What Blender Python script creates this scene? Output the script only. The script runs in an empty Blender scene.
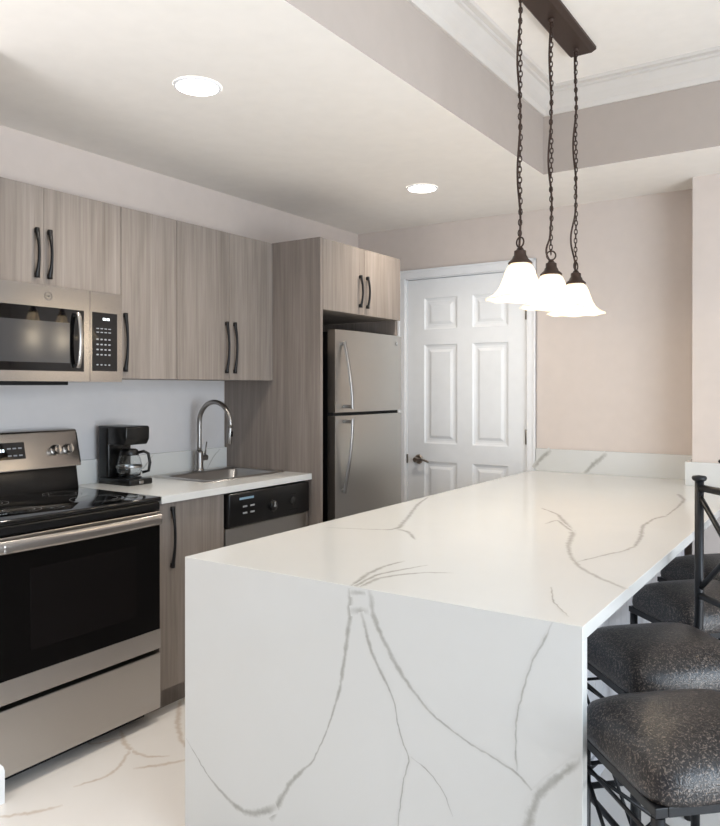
import bpy, bmesh, math, random
from mathutils import Vector, Matrix
random.seed(7)
PI = math.pi
EXPOSURE = 0.06
P_RIGHT = 98
P_UP = 38
P_DOWN = 42
P_PEND = 2
P_B2 = 5.5
SHADE_E = .45
S = bpy.context.scene
COL = S.collection

# ------------------------------------------------------------------ camera
cam_d = bpy.data.cameras.new('camera')
cam = bpy.data.objects.new('camera', cam_d)
COL.objects.link(cam)
cam_d.sensor_fit = 'HORIZONTAL'
cam_d.sensor_width = 36.0
cam_d.lens = 747.05 * 36 / 720
cam_d.shift_x = (360 - 370.72) / 720
cam_d.shift_y = (390.25 - 413) / 720
cam.location = (3.005, -4.4205, 1.353)
cam.rotation_euler = (math.radians(90 - .146), 0, math.radians(33.251))
S.camera = cam

# ------------------------------------------------------------------ world, exposure
S.view_settings.view_transform = 'Standard'
S.view_settings.look = 'None'
S.view_settings.exposure = EXPOSURE
S.view_settings.gamma = 1
S.view_settings.use_curve_mapping = False
w = bpy.data.worlds.new('world')
S.world = w
w.use_nodes = True
w.node_tree.nodes['Background'].inputs[0].default_value = (.62, .76, 1, 1)
w.node_tree.nodes['Background'].inputs[1].default_value = 1.0


def area(name, loc, rot, sx, sy, power, color, spread=PI):
    d = bpy.data.lights.new(name, 'AREA')
    d.shape = 'RECTANGLE'
    d.size, d.size_y = sx, sy
    d.energy = power
    d.color = color
    d.spread = spread
    o = bpy.data.objects.new(name, d)
    o.location = loc
    o.rotation_euler = rot
    COL.objects.link(o)
    return o


def spot(name, loc, power, color, size, blend=.7, radius=.06):
    d = bpy.data.lights.new(name, 'SPOT')
    d.energy = power
    d.color = color
    d.spot_size = size
    d.spot_blend = blend
    d.shadow_soft_size = radius
    o = bpy.data.objects.new(name, d)
    o.location = loc
    COL.objects.link(o)
    return o


# daylight through the right window, and an added ceiling fill beside it
area('daylight_right', (5.43, -3.6, 1.35), (0, math.radians(90), 0), 2.0, 3.0, P_RIGHT, (.71, .86, 1))
area('window_ceiling_fill', (5.38, -3.4, .60), (0, math.radians(90 + 32), 0), .6, 3.2, P_UP, (1, .96, .9), math.radians(130))  # added upward fill low in the window, brightens the ceiling

# added upward fill with no fixture, brightens the kitchen ceiling
area('aisle_fill', (1.05, -4.35, 1.15), (math.radians(180 - 36), 0, 0), .7, .7, P_B2, (.97, .985, 1), math.radians(125))

# ------------------------------------------------------------------ materials
def L(c):
    def f(v):
        v /= 255
        return v / 12.92 if v <= .04045 else ((v + .055) / 1.055) ** 2.4
    return (f(c[0]), f(c[1]), f(c[2]), 1)


class N:
    def __init__(s, name):
        s.m = bpy.data.materials.new(name)
        s.m.use_nodes = True
        s.t = s.m.node_tree
        s.b = s.t.nodes['Principled BSDF']

    def n(s, typ, **kw):
        o = s.t.nodes.new(typ)
        for k, v in kw.items():
            setattr(o, k, v)
        return o

    def l(s, a, b):
        s.t.links.new(a, b)

    def set(s, **kw):
        for k, v in kw.items():
            s.b.inputs[k.replace('_', ' ')].default_value = v

    def pos(s, scale=(1, 1, 1), obj=False):
        if obj:
            g = s.n('ShaderNodeTexCoord').outputs['Object']
        else:
            g = s.n('ShaderNodeNewGeometry').outputs['Position']
        m = s.n('ShaderNodeMapping')
        m.inputs['Scale'].default_value = scale
        s.l(g, m.inputs['Vector'])
        return m.outputs['Vector']

    def noise(s, vec, scale, detail=3, rough=.5, dist=0):
        o = s.n('ShaderNodeTexNoise')
        o.inputs['Scale'].default_value = scale
        o.inputs['Detail'].default_value = detail
        o.inputs['Roughness'].default_value = rough
        o.inputs['Distortion'].default_value = dist
        s.l(vec, o.inputs['Vector'])
        return o.outputs['Fac']

    def ramp(s, fac, stops):
        o = s.n('ShaderNodeValToRGB')
        e = o.color_ramp.elements
        while len(e) < len(stops):
            e.new(.5)
        for el, (p, c) in zip(e, stops):
            el.position = p
            el.color = c
        s.l(fac, o.inputs['Fac'])
        return o.outputs['Color']

    def bump(s, h, strength=.1, dist=.01):
        o = s.n('ShaderNodeBump')
        o.inputs['Strength'].default_value = strength
        o.inputs['Distance'].default_value = dist
        s.l(h, o.inputs['Height'])
        s.l(o.outputs['Normal'], s.b.inputs['Normal'])

    def math(s, op, a, b=None):
        o = s.n('ShaderNodeMath', operation=op)
        for i, v in enumerate((a, b)):
            if v is None:
                continue
            if isinstance(v, (int, float)):
                o.inputs[i].default_value = v
            else:
                s.l(v, o.inputs[i])
        return o.outputs[0]

    def mix(s, fac, a, b):
        o = s.n('ShaderNodeMix', data_type='RGBA')
        for sock, v in ((o.inputs[0], fac), (o.inputs[6], a), (o.inputs[7], b)):
            if isinstance(v, (tuple, float, int)):
                sock.default_value = v
            else:
                s.l(v, sock)
        return o.outputs[2]


def plain(name, c, rough=.5, metal=0, spec=.5, bump=None, **kw):
    k = N(name)
    k.set(Roughness=rough, Metallic=metal, Specular_IOR_Level=spec, **kw)
    v = k.pos(obj=True)
    f = k.noise(v, 14, 2)
    base = L(c)
    k.l(k.mix(f, tuple(x * .96 for x in base[:3]) + (1,), tuple(min(1, x * 1.03) for x in base[:3]) + (1,)), k.b.inputs['Base Color'])
    if bump:
        k.bump(k.noise(v, bump[0], 3), bump[1], .002)
    return k.m


def wood(name, cols, rough=.5):
    k = N(name)
    k.set(Roughness=rough, Specular_IOR_Level=.3)
    v = k.pos((1, 1, .035))
    f1 = k.noise(v, 60, 5, .62, .4)
    v2 = k.pos((1, 1, .06))
    f2 = k.noise(v2, 13, 3, .5, 1.2)
    f3 = k.noise(k.pos((1, 1, .012)), 150, 2, .5)
    f = k.math('ADD', k.math('MULTIPLY', f1, .45), k.math('ADD', k.math('MULTIPLY', f2, .38), k.math('MULTIPLY', f3, .17)))
    k.l(k.ramp(f, [(.34, L(cols[0])), (.47, L(cols[1])), (.56, L(cols[2])), (.68, L(cols[3]))]), k.b.inputs['Base Color'])
    k.bump(f1, .08, .002)
    return k.m


def steel(name, c=(190, 188, 184), rough=.28, axis='x'):
    k = N(name)
    k.set(Metallic=1.0, Roughness=rough)
    sc = {'h': (2, 2, 420), 'v': (420, 420, 2)}[axis]
    f = k.noise(k.pos(sc), 1.0, 2)
    base = L(c)
    k.l(k.mix(f, tuple(x * .985 for x in base[:3]) + (1,), base), k.b.inputs['Base Color'])
    return k.m


M = {}
M['wall'] = plain('wall_paint', (219, 207, 199), .85, bump=(90, .03))
M['wall_cool_lit'] = plain('wall_paint_cool_lit', (213, 211, 212), .6, bump=(90, .02))  # same wall paint, its cooler light put into the colour
M['ceiling'] = plain('ceiling_paint', (243, 238, 232), .9, bump=(60, .03))
M['soffit_shaded'] = plain('wall_paint_shaded', (179, 168, 160), .85, bump=(90, .03))  # wall paint darkened for the tray sides, shade put into the colour
M['trim'] = plain('white_trim_paint', (243, 244, 246), .35)
M['crown'] = plain('crown_paint', (210, 204, 198), .5)
M['door'] = plain('white_door_paint', (243, 245, 247), .38)
M['wood'] = wood('grey_wood_laminate', [(116, 107, 100), (131, 122, 115), (140, 131, 124), (152, 143, 136)])
M['wood_shaded'] = wood('grey_wood_laminate_shaded', [(114, 105, 98), (128, 118, 111), (137, 127, 120), (148, 139, 132)])  # same laminate, shade of the side panels put into the colour
M['black_metal'] = plain('black_metal', (15, 14, 15), .42, .3)
M['stool_metal'] = plain('stool_black_iron', (30, 31, 34), .42, .3, bump=(200, .05))
M['bronze'] = plain('oil_rubbed_bronze', (70, 55, 48), .45, .6, bump=(60, .08))
M['steel'] = steel('brushed_steel', (172, 168, 164), .27, 'h')
M['steel_v'] = steel('brushed_steel_upright', (182, 180, 176), .3, 'v')
M['steel_dim'] = steel('steel_oven_front', (182, 178, 174), .33, 'h')
M['nickel'] = plain('brushed_nickel', (150, 147, 144), .3, 1)
M['nickel_warm'] = plain('satin_nickel', (165, 155, 145), .3, 1)
M['black_glass'] = plain('black_glass', (7, 7, 8), .04, 0, .6)
M['oven_glass'] = plain('oven_glass', (5, 4, 4), .09, 0, .18)
M['oven_window'] = plain('oven_window', (13, 10, 10), .1, 0, .18)
M['mw_window'] = plain('microwave_window', (62, 62, 64), .16, 0, .6)
M['black_plastic'] = plain('black_plastic', (9, 9, 10), .28, 0, .4)
M['dark_gap'] = plain('dark_gap', (10, 10, 10), .8)
M['grey_mark'] = plain('grey_print', (150, 152, 155), .5)
M['emblem'] = plain('emblem_print', (98, 96, 94), .4, .6)
M['blue_mark'] = plain('pale_blue_print', (128, 158, 178), .5)
M['rubber'] = plain('rubber', (28, 28, 28), .8)
M['bead'] = plain('panel_paint', (206, 207, 212), .5)
M['sink'] = steel('sink_steel', (190, 188, 186), .3, 'h')
M['hinge'] = plain('hinge_metal', (150, 145, 138), .4, .9)

k = N('clear_glass')
k.set(Roughness=.02, Transmission_Weight=1.0, IOR=1.3)
k.b.inputs['Base Color'].default_value = (.93, .95, .96, 1)
M['glass'] = k.m


def emit(name, color, strength):
    k = N(name)
    k.set(Roughness=.4)
    k.b.inputs['Base Color'].default_value = (.9, .9, .9, 1)
    k.b.inputs['Emission Color'].default_value = color
    k.b.inputs['Emission Strength'].default_value = strength
    return k.m


M['lens'] = emit('downlight_lens', (1, .95, .88, 1), 14)
M['bulb'] = emit('bulb_glow', (1, .86, .66, 1), 6)
M['display'] = emit('clock_digits', (.8, .95, 1, 1), 1.2)
# alabaster shade: lets the bulb's light through
k = N('alabaster_shade')
t = k.t
f = k.noise(k.pos(obj=True), 22, 3, .5, 1)
c1 = k.mix(f, (.92, .84, .72, 1), (.98, .95, .9, 1))
k.l(c1, k.b.inputs['Base Color'])
k.set(Roughness=.25)
k.b.inputs['Emission Color'].default_value = (1, .83, .6, 1)
k.b.inputs['Emission Strength'].default_value = SHADE_E
tr = k.n('ShaderNodeBsdfTranslucent')
k.l(c1, tr.inputs[0])
mx = k.n('ShaderNodeMixShader')
mx.inputs[0].default_value = .55
k.l(k.b.outputs[0], mx.inputs[1])
k.l(tr.outputs[0], mx.inputs[2])
k.l(mx.outputs[0], t.nodes['Material Output'].inputs[0])
M['shade'] = k.m

# stool vinyl: small dark worm-like relief
k = N('patterned_vinyl')
v = k.pos(obj=True)
vo = k.n('ShaderNodeTexVoronoi')
vo.inputs['Scale'].default_value = 165
nz = k.n('ShaderNodeTexNoise')
nz.inputs['Scale'].default_value = 60
k.l(v, nz.inputs['Vector'])
k.l(k.mix(.035, v, nz.outputs['Color']), vo.inputs['Vector'])
f2 = k.noise(v, 260, 2)
f = k.math('ADD', k.math('MULTIPLY', vo.outputs['Distance'], 1.0), k.math('MULTIPLY', f2, .35))
k.l(k.ramp(f, [(.3, L((118, 106, 97))), (.5, L((72, 65, 61))), (.62, L((42, 37, 36))), (.8, L((24, 21, 22)))]), k.b.inputs['Base Color'])
k.set(Roughness=.36, Specular_IOR_Level=.55)
k.bump(k.math('SUBTRACT', 1.0, f), .5, .0015)
M['vinyl'] = k.m

# quartz: white ground, and the veins inlaid in it (feathered across their width by UV)
WHITE = L((222, 222, 220))
def quartz_pair(name, ground, ground2, vein, rough, amount=.85, scale=2.2):
    out = []
    for isv in (False, True):
        k = N(name + ('_vein' if isv else ''))
        k.set(Roughness=rough, Specular_IOR_Level=.5)
        v = k.pos()
        g = k.mix(k.noise(v, scale, 4, .6, .8), ground, ground2)
        if isv:
            uv = k.n('ShaderNodeUVMap', uv_map='UVMap').outputs[0]
            sx = k.n('ShaderNodeSeparateXYZ')
            k.l(uv, sx.inputs[0])
            d = k.math('ABSOLUTE', k.math('SUBTRACT', sx.outputs[0], .5))
            wob = k.math('MULTIPLY', k.math('SUBTRACT', k.noise(v, 45, 4, .65), .5), .6)
            d = k.math('ADD', d, wob)
            r = k.n('ShaderNodeMapRange', interpolation_type='SMOOTHSTEP')
            k.l(d, r.inputs[0])
            r.inputs[1].default_value = .46
            r.inputs[2].default_value = .0
            ed = k.n('ShaderNodeMapRange', interpolation_type='SMOOTHSTEP')
            k.l(k.math('ABSOLUTE', k.math('SUBTRACT', sx.outputs[0], .5)), ed.inputs[0])
            ed.inputs[1].default_value = .5
            ed.inputs[2].default_value = .38
            tone = k.math('ADD', k.math('MULTIPLY', k.noise(v, 26, 4, .6), .7), .45)
            fac = k.math('MULTIPLY', k.math('MULTIPLY', r.outputs[0], ed.outputs[0]), k.math('MULTIPLY', tone, amount))
            fac = k.math('MULTIPLY', fac, sx.outputs[1])
            g = k.mix(k.math('MINIMUM', fac, 1.0), g, vein)
        k.l(g, k.b.inputs['Base Color'])
        out.append(k.m)
    return out


M['quartz'], M['quartz_vein'] = quartz_pair('white_quartz', WHITE, L((216, 216, 213)), L((150, 148, 141)), .16, .85)
M['tile'], M['tile_vein'] = quartz_pair('marble_tile', L((240, 237, 234)), L((229, 225, 220)), L((176, 148, 118)), .12, .55, 1.6)

# veins traced on their slabs: (along, across, half width) in metres
V_FRONT = [
 [[1.914,0.842,0.0128],[1.915,0.781,0.0115],[1.9,0.681,0.0092],[1.882,0.574,0.0077],[1.854,0.495,0.0042],[1.824,0.422,0.0034],[1.791,0.361,0.0042],[1.737,0.311,0.0091],[1.702,0.263,0.0119],[1.67,0.209,0.0151],[1.645,0.163,0.0138]],
 [[1.315,0.304,0.0024],[1.407,0.217,0.0038],[1.475,0.178,0.0086],[1.545,0.154,0.0142],[1.616,0.173,0.0167],[1.67,0.209,0.0151]],
 [[1.914,0.784,0.0128],[1.945,0.791,0.0139],[1.975,0.794,0.0126]],
 [[1.914,0.83,0.0102],[1.945,0.834,0.0089],[1.975,0.836,0.01]],
 [[1.948,0.787,0.0089],[1.966,0.732,0.0088],[1.984,0.677,0.009],[2.017,0.636,0.0065],[2.037,0.601,0.0039],[2.052,0.575,0.0029],[2.054,0.534,0.0027],[2.072,0.482,0.0032],[2.094,0.459,0.0036],[2.074,0.402,0.0024],[2.06,0.302,0.0025],[2.054,0.256,0.002]],
 [[2.094,0.459,0.0029],[2.147,0.437,0.0021],[2.184,0.4,0.0021],[2.208,0.349,0.0019]],
 [[1.972,0.848,0.0126],[1.978,0.822,0.0126],[1.987,0.778,0.0113],[2.017,0.726,0.0104],[2.052,0.671,0.0098],[2.093,0.628,0.0073],[2.152,0.575,0.0043],[2.244,0.534,0.0035],[2.279,0.525,0.0041],[2.331,0.508,0.0036],[2.367,0.501,0.0045],[2.389,0.477,0.004],[2.412,0.46,0.0055]],
 [[2.448,0.849,0.0035],[2.431,0.805,0.0035],[2.403,0.757,0.0037],[2.382,0.688,0.0042],[2.366,0.623,0.0036],[2.363,0.554,0.0031],[2.367,0.501,0.0045]],
 [[2.515,0.568,0.0127],[2.471,0.524,0.014],[2.445,0.497,0.0152],[2.413,0.459,0.0153],[2.397,0.408,0.0176],[2.383,0.353,0.0177]],
]
V_TOP = [
 [[1.926,-2.87,0.0121],[1.883,-2.728,0.0131],[1.875,-2.623,0.0114],[1.891,-2.539,0.007]],
 [[1.938,-2.862,0.0142],[1.934,-2.752,0.0127],[1.955,-2.694,0.0113],[2.007,-2.627,0.0088],[2.076,-2.588,0.0044]],
 [[1.93,-2.867,0.0101],[1.909,-2.723,0.0095],[1.935,-2.64,0.0098],[1.972,-2.546,0.0055]],
 [[1.383,-2.243,0.0041],[1.503,-2.2,0.0057],[1.603,-2.157,0.0114],[1.61,-2.106,0.0174],[1.503,-1.845,0.014],[1.4,-1.607,0.0139],[1.325,-1.372,0.0089]],
 [[1.614,-2.127,0.0172],[1.678,-2.152,0.0146],[1.765,-2.26,0.0075]],
 [[1.878,-1.391,0.0081],[1.986,-1.5,0.0129],[2.089,-1.697,0.0179],[2.166,-1.853,0.0179],[2.222,-2.074,0.0133],[2.281,-2.222,0.0115],[2.34,-2.333,0.0118],[2.423,-2.425,0.0128],[2.466,-2.458,0.0108],[2.513,-2.502,0.0121]],
 [[2.023,-1.74,0.0071],[2.032,-1.633,0.0098],[2.16,-1.835,0.0113]],
 [[2.316,-2.276,0.0056],[2.362,-2.13,0.0083],[2.392,-2.051,0.0079],[2.403,-1.964,0.0102],[2.38,-1.787,0.0131],[2.338,-1.582,0.0129],[2.337,-1.408,0.0099],[2.362,-1.31,0.019]],
 [[2.362,-1.31,0.0063],[2.358,-1.076,0.0081],[2.34,-0.818,0.0159],[2.276,-0.63,0.0153]],
 [[2.348,-2.582,0.0037],[2.398,-2.709,0.0038],[2.467,-2.802,0.0032]],
]
V_SPLASH = [
 [[1.323,0.862,0.0154],[1.368,0.923,0.0196],[1.431,0.978,0.0207]],
 [[1.633,0.845,0.0142],[1.701,0.917,0.0235],[1.768,0.973,0.0187]],
]
V_FLOOR = [
 [[0.844,-2.666,0.0114],[0.902,-2.594,0.0172],[0.96,-2.505,0.0117]],
 [[0.536,-2.165,0.0139],[0.689,-2.321,0.0195],[0.836,-2.429,0.0153],[0.996,-2.49,0.0116]],
 [[0.558,-2.492,0.0095],[0.65,-2.551,0.0184],[0.743,-2.584,0.0179],[0.82,-2.579,0.0117],[0.882,-2.529,0.0088]],
 [[0.714,-3.113,0.0101],[0.757,-3.073,0.0152],[0.807,-3.013,0.0179],[0.841,-2.943,0.0104]],
 [[0.772,-2.857,0.0081],[0.813,-2.752,0.0123],[0.782,-2.664,0.0115],[0.721,-2.58,0.012]],
 [[0.276,-2.57,0.0065],[0.562,-2.637,0.0091],[0.614,-2.536,0.0074]],
]

# ------------------------------------------------------------------ mesh helpers
class B:
    """collects shapes in world coordinates and links them as one mesh object"""
    def __init__(s):
        s.bm = bmesh.new()
        s.mi = 0
        s.uv = s.bm.loops.layers.uv.new('UVMap')

    def _new(s, fn):
        before = set(s.bm.faces)
        fn()
        for f in s.bm.faces:
            if f not in before:
                f.material_index = s.mi

    def box(s, x0, x1, y0, y1, z0, z1, bev=0, seg=2):
        t = bmesh.new()
        x0, x1 = min(x0, x1), max(x0, x1)
        y0, y1 = min(y0, y1), max(y0, y1)
        z0, z1 = min(z0, z1), max(z0, z1)
        bmesh.ops.create_cube(t, size=1)
        for v in t.verts:
            v.co = Vector((x0 + (v.co.x + .5) * (x1 - x0), y0 + (v.co.y + .5) * (y1 - y0), z0 + (v.co.z + .5) * (z1 - z0)))
        if bev:
            bev = min(bev, .45 * min(x1 - x0, y1 - y0, z1 - z0))
            bmesh.ops.bevel(t, geom=t.edges[:], offset=bev, segments=seg, affect='EDGES', profile=.5)
        s.merge(t)
        return s

    def merge(s, t, mat=None):
        vm = {}
        for v in t.verts:
            vm[v] = s.bm.verts.new(mat @ v.co if mat else v.co)
        for f in t.faces:
            try:
                nf = s.bm.faces.new([vm[v] for v in f.verts])
                nf.material_index = s.mi
                nf.smooth = f.smooth
            except ValueError:
                pass
        t.free()

    def quad(s, pts, uvs=None, mi=None):
        f = s.bm.faces.new([s.bm.verts.new(p) for p in pts])
        f.material_index = s.mi if mi is None else mi
        if uvs:
            for lp, u in zip(f.loops, uvs):
                lp[s.uv].uv = u
        return f

    def tube(s, pts, r, n=10, caps=True, closed=False, flat=None):
        """round tube along pts; r a number or a list; flat=(a,b,up) makes an elliptical section"""
        pts = [Vector(p) for p in pts]
        m = len(pts)
        rings = []
        prev = None
        for i, p in enumerate(pts):
            if closed:
                d = pts[(i + 1) % m] - pts[i - 1]
            else:
                d = pts[min(i + 1, m - 1)] - pts[max(i - 1, 0)]
            d.normalize()
            if prev is None:
                up = Vector((0, 0, 1)) if abs(d.z) < .9 else Vector((0, 1, 0))
                if flat:
                    up = Vector(flat)
                a = (up - d * up.dot(d)).normalized()
            else:
                a = (prev - d * prev.dot(d)).normalized()
            prev = a
            b = d.cross(a)
            rr = r[i] if isinstance(r, (list, tuple)) else r
            ra, rb = rr if isinstance(rr, (list, tuple)) else (rr, rr)
            rings.append([s.bm.verts.new(p + a * ra * math.cos(2 * PI * j / n) + b * rb * math.sin(2 * PI * j / n)) for j in range(n)])
        R = m if closed else m - 1
        for i in range(R):
            A, C = rings[i], rings[(i + 1) % m]
            for j in range(n):
                f = s.bm.faces.new([A[j], A[(j + 1) % n], C[(j + 1) % n], C[j]])
                f.smooth = True
                f.material_index = s.mi
        if caps and not closed:
            for q, rev in ((rings[0], True), (rings[-1], False)):
                f = s.bm.faces.new(q[::-1] if rev else q)
                f.material_index = s.mi
        return s

    def lathe(s, prof, c=(0, 0, 0), n=32, axis='z', smooth=True, wave=None):
        """prof: list of (radius, height)"""
        rings = []
        c = Vector(c)
        for i, (r, h) in enumerate(prof):
            ring = []
            if r < 1e-6:
                p = Vector((0, 0, h))
                ring = [p]
            else:
                for j in range(n):
                    a = 2 * PI * j / n
                    rr, hh = r, h
                    if wave:
                        rr, hh = wave(r, h, a, i)
                    ring.append(Vector((rr * math.cos(a), rr * math.sin(a), hh)))
            if axis == 'x':
                ring = [Vector((p.z, p.x, p.y)) for p in ring]
            if axis == 'y':
                ring = [Vector((p.y, p.z, p.x)) for p in ring]
            rings.append([s.bm.verts.new(c + p) for p in ring])
        for A, C in zip(rings, rings[1:]):
            if len(A) == 1 and len(C) == 1:
                continue
            for j in range(n):
                q = []
                for ring, ids in ((A, (j, (j + 1) % n)), (C, ((j + 1) % n, j))):
                    if len(ring) == 1:
                        q.append(ring[0])
                    else:
                        q += [ring[k_] for k_ in ids]
                try:
                    f = s.bm.faces.new(q)
                    f.smooth = smooth
                    f.material_index = s.mi
                except ValueError:
                    pass
        return s

    def prism(s, pts, lo, hi, axis='z', bev=0):
        """polygon pts (2D) extruded from lo to hi along axis"""
        t = bmesh.new()
        def to(p, h):
            if axis == 'z': return Vector((p[0], p[1], h))
            if axis == 'y': return Vector((p[0], h, p[1]))
            return Vector((h, p[0], p[1]))
        a = [t.verts.new(to(p, lo)) for p in pts]
        b = [t.verts.new(to(p, hi)) for p in pts]
        t.faces.new(a)
        t.faces.new(b)
        for i in range(len(pts)):
            t.faces.new([a[i], a[(i + 1) % len(pts)], b[(i + 1) % len(pts)], b[i]])
        bmesh.ops.recalc_face_normals(t, faces=t.faces[:])
        if bev:
            bmesh.ops.bevel(t, geom=t.edges[:], offset=bev, segments=2, affect='EDGES', profile=.5)
        s.merge(t)
        return s

    def ribbons(s, veins, to3, lift, mi, jit=.35):
        """veins inlaid in a flat face: feathered strips with UV across"""
        rnd = random.Random(3)
        for k_, poly in enumerate(veins):
            P = []
            for (a, b, w), (c, d, w2) in zip(poly, poly[1:]):
                ln = math.hypot(c - a, d - b)
                m = max(2, int(ln / .012))
                for i in range(m):
                    t = i / m
                    P.append([a + (c - a) * t, b + (d - b) * t, w + (w2 - w) * t])
            P.append(list(poly[-1]))
            # smooth, then roughen a little
            for _ in range(3):
                P = [P[0]] + [[(P[i - 1][q] + 2 * P[i][q] + P[i + 1][q]) / 4 for q in range(3)] for i in range(1, len(P) - 1)] + [P[-1]]
            for i in range(1, len(P) - 1):
                P[i][0] += rnd.uniform(-1, 1) * jit * .004
                P[i][1] += rnd.uniform(-1, 1) * jit * .004
            n = len(P)
            rows = []
            h = lift * (1 + .25 * k_)
            for i, (a, b, w) in enumerate(P):
                j0, j1 = max(0, i - 2), min(n - 1, i + 2)
                dx, dy = P[j1][0] - P[j0][0], P[j1][1] - P[j0][1]
                ln = math.hypot(dx, dy) or 1
                nx, ny = -dy / ln, dx / ln
                ww = w * 1.05
                rows.append((s.bm.verts.new(to3(a - nx * ww, b - ny * ww, h)), s.bm.verts.new(to3(a + nx * ww, b + ny * ww, h))))
            for i in range(n - 1):
                f = s.bm.faces.new([rows[i][0], rows[i][1], rows[i + 1][1], rows[i + 1][0]])
                f.material_index = mi
                ends = lambda q: max(.0, min(1, min(q, n - 1 - q) / 4 + .3))
                for lp, u in zip(f.loops, ((0, ends(i)), (1, ends(i)), (1, ends(i + 1)), (0, ends(i + 1)))):
                    lp[s.uv].uv = u
        return s

    def obj(s, name, mats, parent=None, loc=None, smooth_angle=None):
        o_loc = Vector((0, 0, 0))
        if parent is not None:
            o_loc = Vector(parent.get('_o', (0, 0, 0)))
        elif loc is not None:
            o_loc = Vector(loc)
        bmesh.ops.recalc_face_normals(s.bm, faces=s.bm.faces[:])
        for v in s.bm.verts:
            v.co -= o_loc
        me = bpy.data.meshes.new(name)
        s.bm.to_mesh(me)
        s.bm.free()
        for m in (mats if isinstance(mats, (list, tuple)) else [mats]):
            me.materials.append(m)
        o = bpy.data.objects.new(name, me)
        COL.objects.link(o)
        if parent is not None:
            o.parent = parent
            o['_o'] = tuple(o_loc)
        else:
            o.location = o_loc
            o['_o'] = tuple(o_loc)
        if smooth_angle:
            me.shade_smooth() if hasattr(me, 'shade_smooth') else None
            me.set_sharp_from_angle(angle=math.radians(smooth_angle))
        return o


def thing(name, label, cat, loc=(0, 0, 0), rotz=0, group=None):
    o = bpy.data.objects.new(name, None)
    COL.objects.link(o)
    o.empty_display_size = .05
    o.location = loc
    o.rotation_euler = (0, 0, rotz)
    o['label'] = label
    o['category'] = cat
    if group:
        o['group'] = group
    o['_o'] = tuple(loc)
    return o


def tag(o, label, cat, group=None):
    o['label'] = label
    o['category'] = cat
    if group:
        o['group'] = group
    return o


def struct(o):
    o['kind'] = 'structure'
    return o


def lab(o, text):
    o['label'] = text
    return o


def text_mesh(b, s, size, to3, depth=.0006):
    """flat lettering merged into builder b; to3 maps (x, y) of the text plane into the place"""
    c = bpy.data.curves.new('t', 'FONT')
    c.body = s
    c.size = size
    c.align_x = 'CENTER'
    c.align_y = 'CENTER'
    c.resolution_u = 2
    o = bpy.data.objects.new('t', c)
    COL.objects.link(o)
    bpy.context.view_layer.update()
    me = bpy.data.meshes.new_from_object(o.evaluated_get(bpy.context.evaluated_depsgraph_get()))
    t = bmesh.new()
    t.from_mesh(me)
    r = bmesh.ops.extrude_face_region(t, geom=t.faces[:])
    for v in [g for g in r['geom'] if isinstance(g, bmesh.types.BMVert)]:
        v.co.z += depth
    for v in t.verts:
        v.co = Vector(to3(v.co.x, v.co.y, v.co.z))
    b.merge(t)
    bpy.data.objects.remove(o)
    bpy.data.curves.remove(c)
    bpy.data.meshes.remove(me)


# ------------------------------------------------------------------ the room
RX, FY = 5.5, -7.5           # right wall, front wall
ZL, ZU = 2.453, 2.862        # lower ceiling, tray ceiling
TX0, TX1, TY0, TY1 = 1.638, 4.9, -6.6, -.716

b = B(); b.mi = 0
b.box(-.12, RX + .12, FY - .12, .5, -.1, 0)
b.ribbons(V_FLOOR, lambda x, y, h: (x, y, h), .0002, 1, .8)
struct(b.obj('floor', [M['tile'], M['tile_vein']]))

b = B()
b.box(-.12, 0, FY, .12, 0, ZU + .1)
struct(b.obj('wall_left', M['wall']))
b = B()   # door wall, with the door opening
DX0, DX1, DZ = .395, 1.272, 2.100
b.box(-.12, DX0, 0, .12, 0, ZL + .02)
b.box(DX1, 2.6, 0, .12, 0, ZL + .02)
b.box(DX0, DX1, 0, .12, DZ, ZL + .02)
struct(b.obj('wall_back', M['wall']))
b = B()
b.box(2.272, RX, -.245, .12, 0, ZL + .02)
struct(b.obj('wall_column', M['wall']))
b = B()   # right wall with the wide window opening
b.box(RX, RX + .12, FY, -5.2, 0, ZU + .1)
b.box(RX, RX + .12, -2.0, .12, 0, ZU + .1)
b.box(RX, RX + .12, -5.2, -2.0, 0, .25)
b.box(RX, RX + .12, -5.2, -2.0, 2.4, ZU + .1)
struct(b.obj('wall_right', M['wall']))
b = B()
b.box(-.12, 1.5, FY - .12, FY, 0, ZU + .1)
b.box(4.9, RX + .12, FY - .12, FY, 0, ZU + .1)
b.box(1.5, 4.9, FY - .12, FY, 0, .2)
b.box(1.5, 4.9, FY - .12, FY, 2.45, ZU + .1)
struct(b.obj('wall_front', M['wall']))
b = B()   # short partition ending at the range
b.box(0, .655, -3.19, -3.055, 0, ZL)
struct(b.obj('wall_partition', M['wall']))

b = B()   # lowered ceiling with the raised tray
b.mi = 0
for x0, x1, y0, y1 in ((-.12, TX0, FY, .12), (TX1, RX + .12, FY, .12), (TX0, TX1, TY1, .12), (TX0, TX1, FY, TY0)):
    b.box(x0, x1, y0, y1, ZL, ZL + .02)
b.box(TX0 - .02, TX1 + .02, TY0 - .02, TY1 + .02, ZU, ZU + .05)
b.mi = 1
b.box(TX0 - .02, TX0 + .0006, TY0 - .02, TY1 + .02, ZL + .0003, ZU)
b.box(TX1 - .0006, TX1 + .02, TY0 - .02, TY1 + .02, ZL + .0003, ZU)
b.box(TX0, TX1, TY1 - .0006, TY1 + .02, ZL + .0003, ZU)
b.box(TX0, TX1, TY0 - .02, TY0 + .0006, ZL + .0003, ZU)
struct(b.obj('ceiling', [M['ceiling'], M['soffit_shaded']]))

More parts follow.
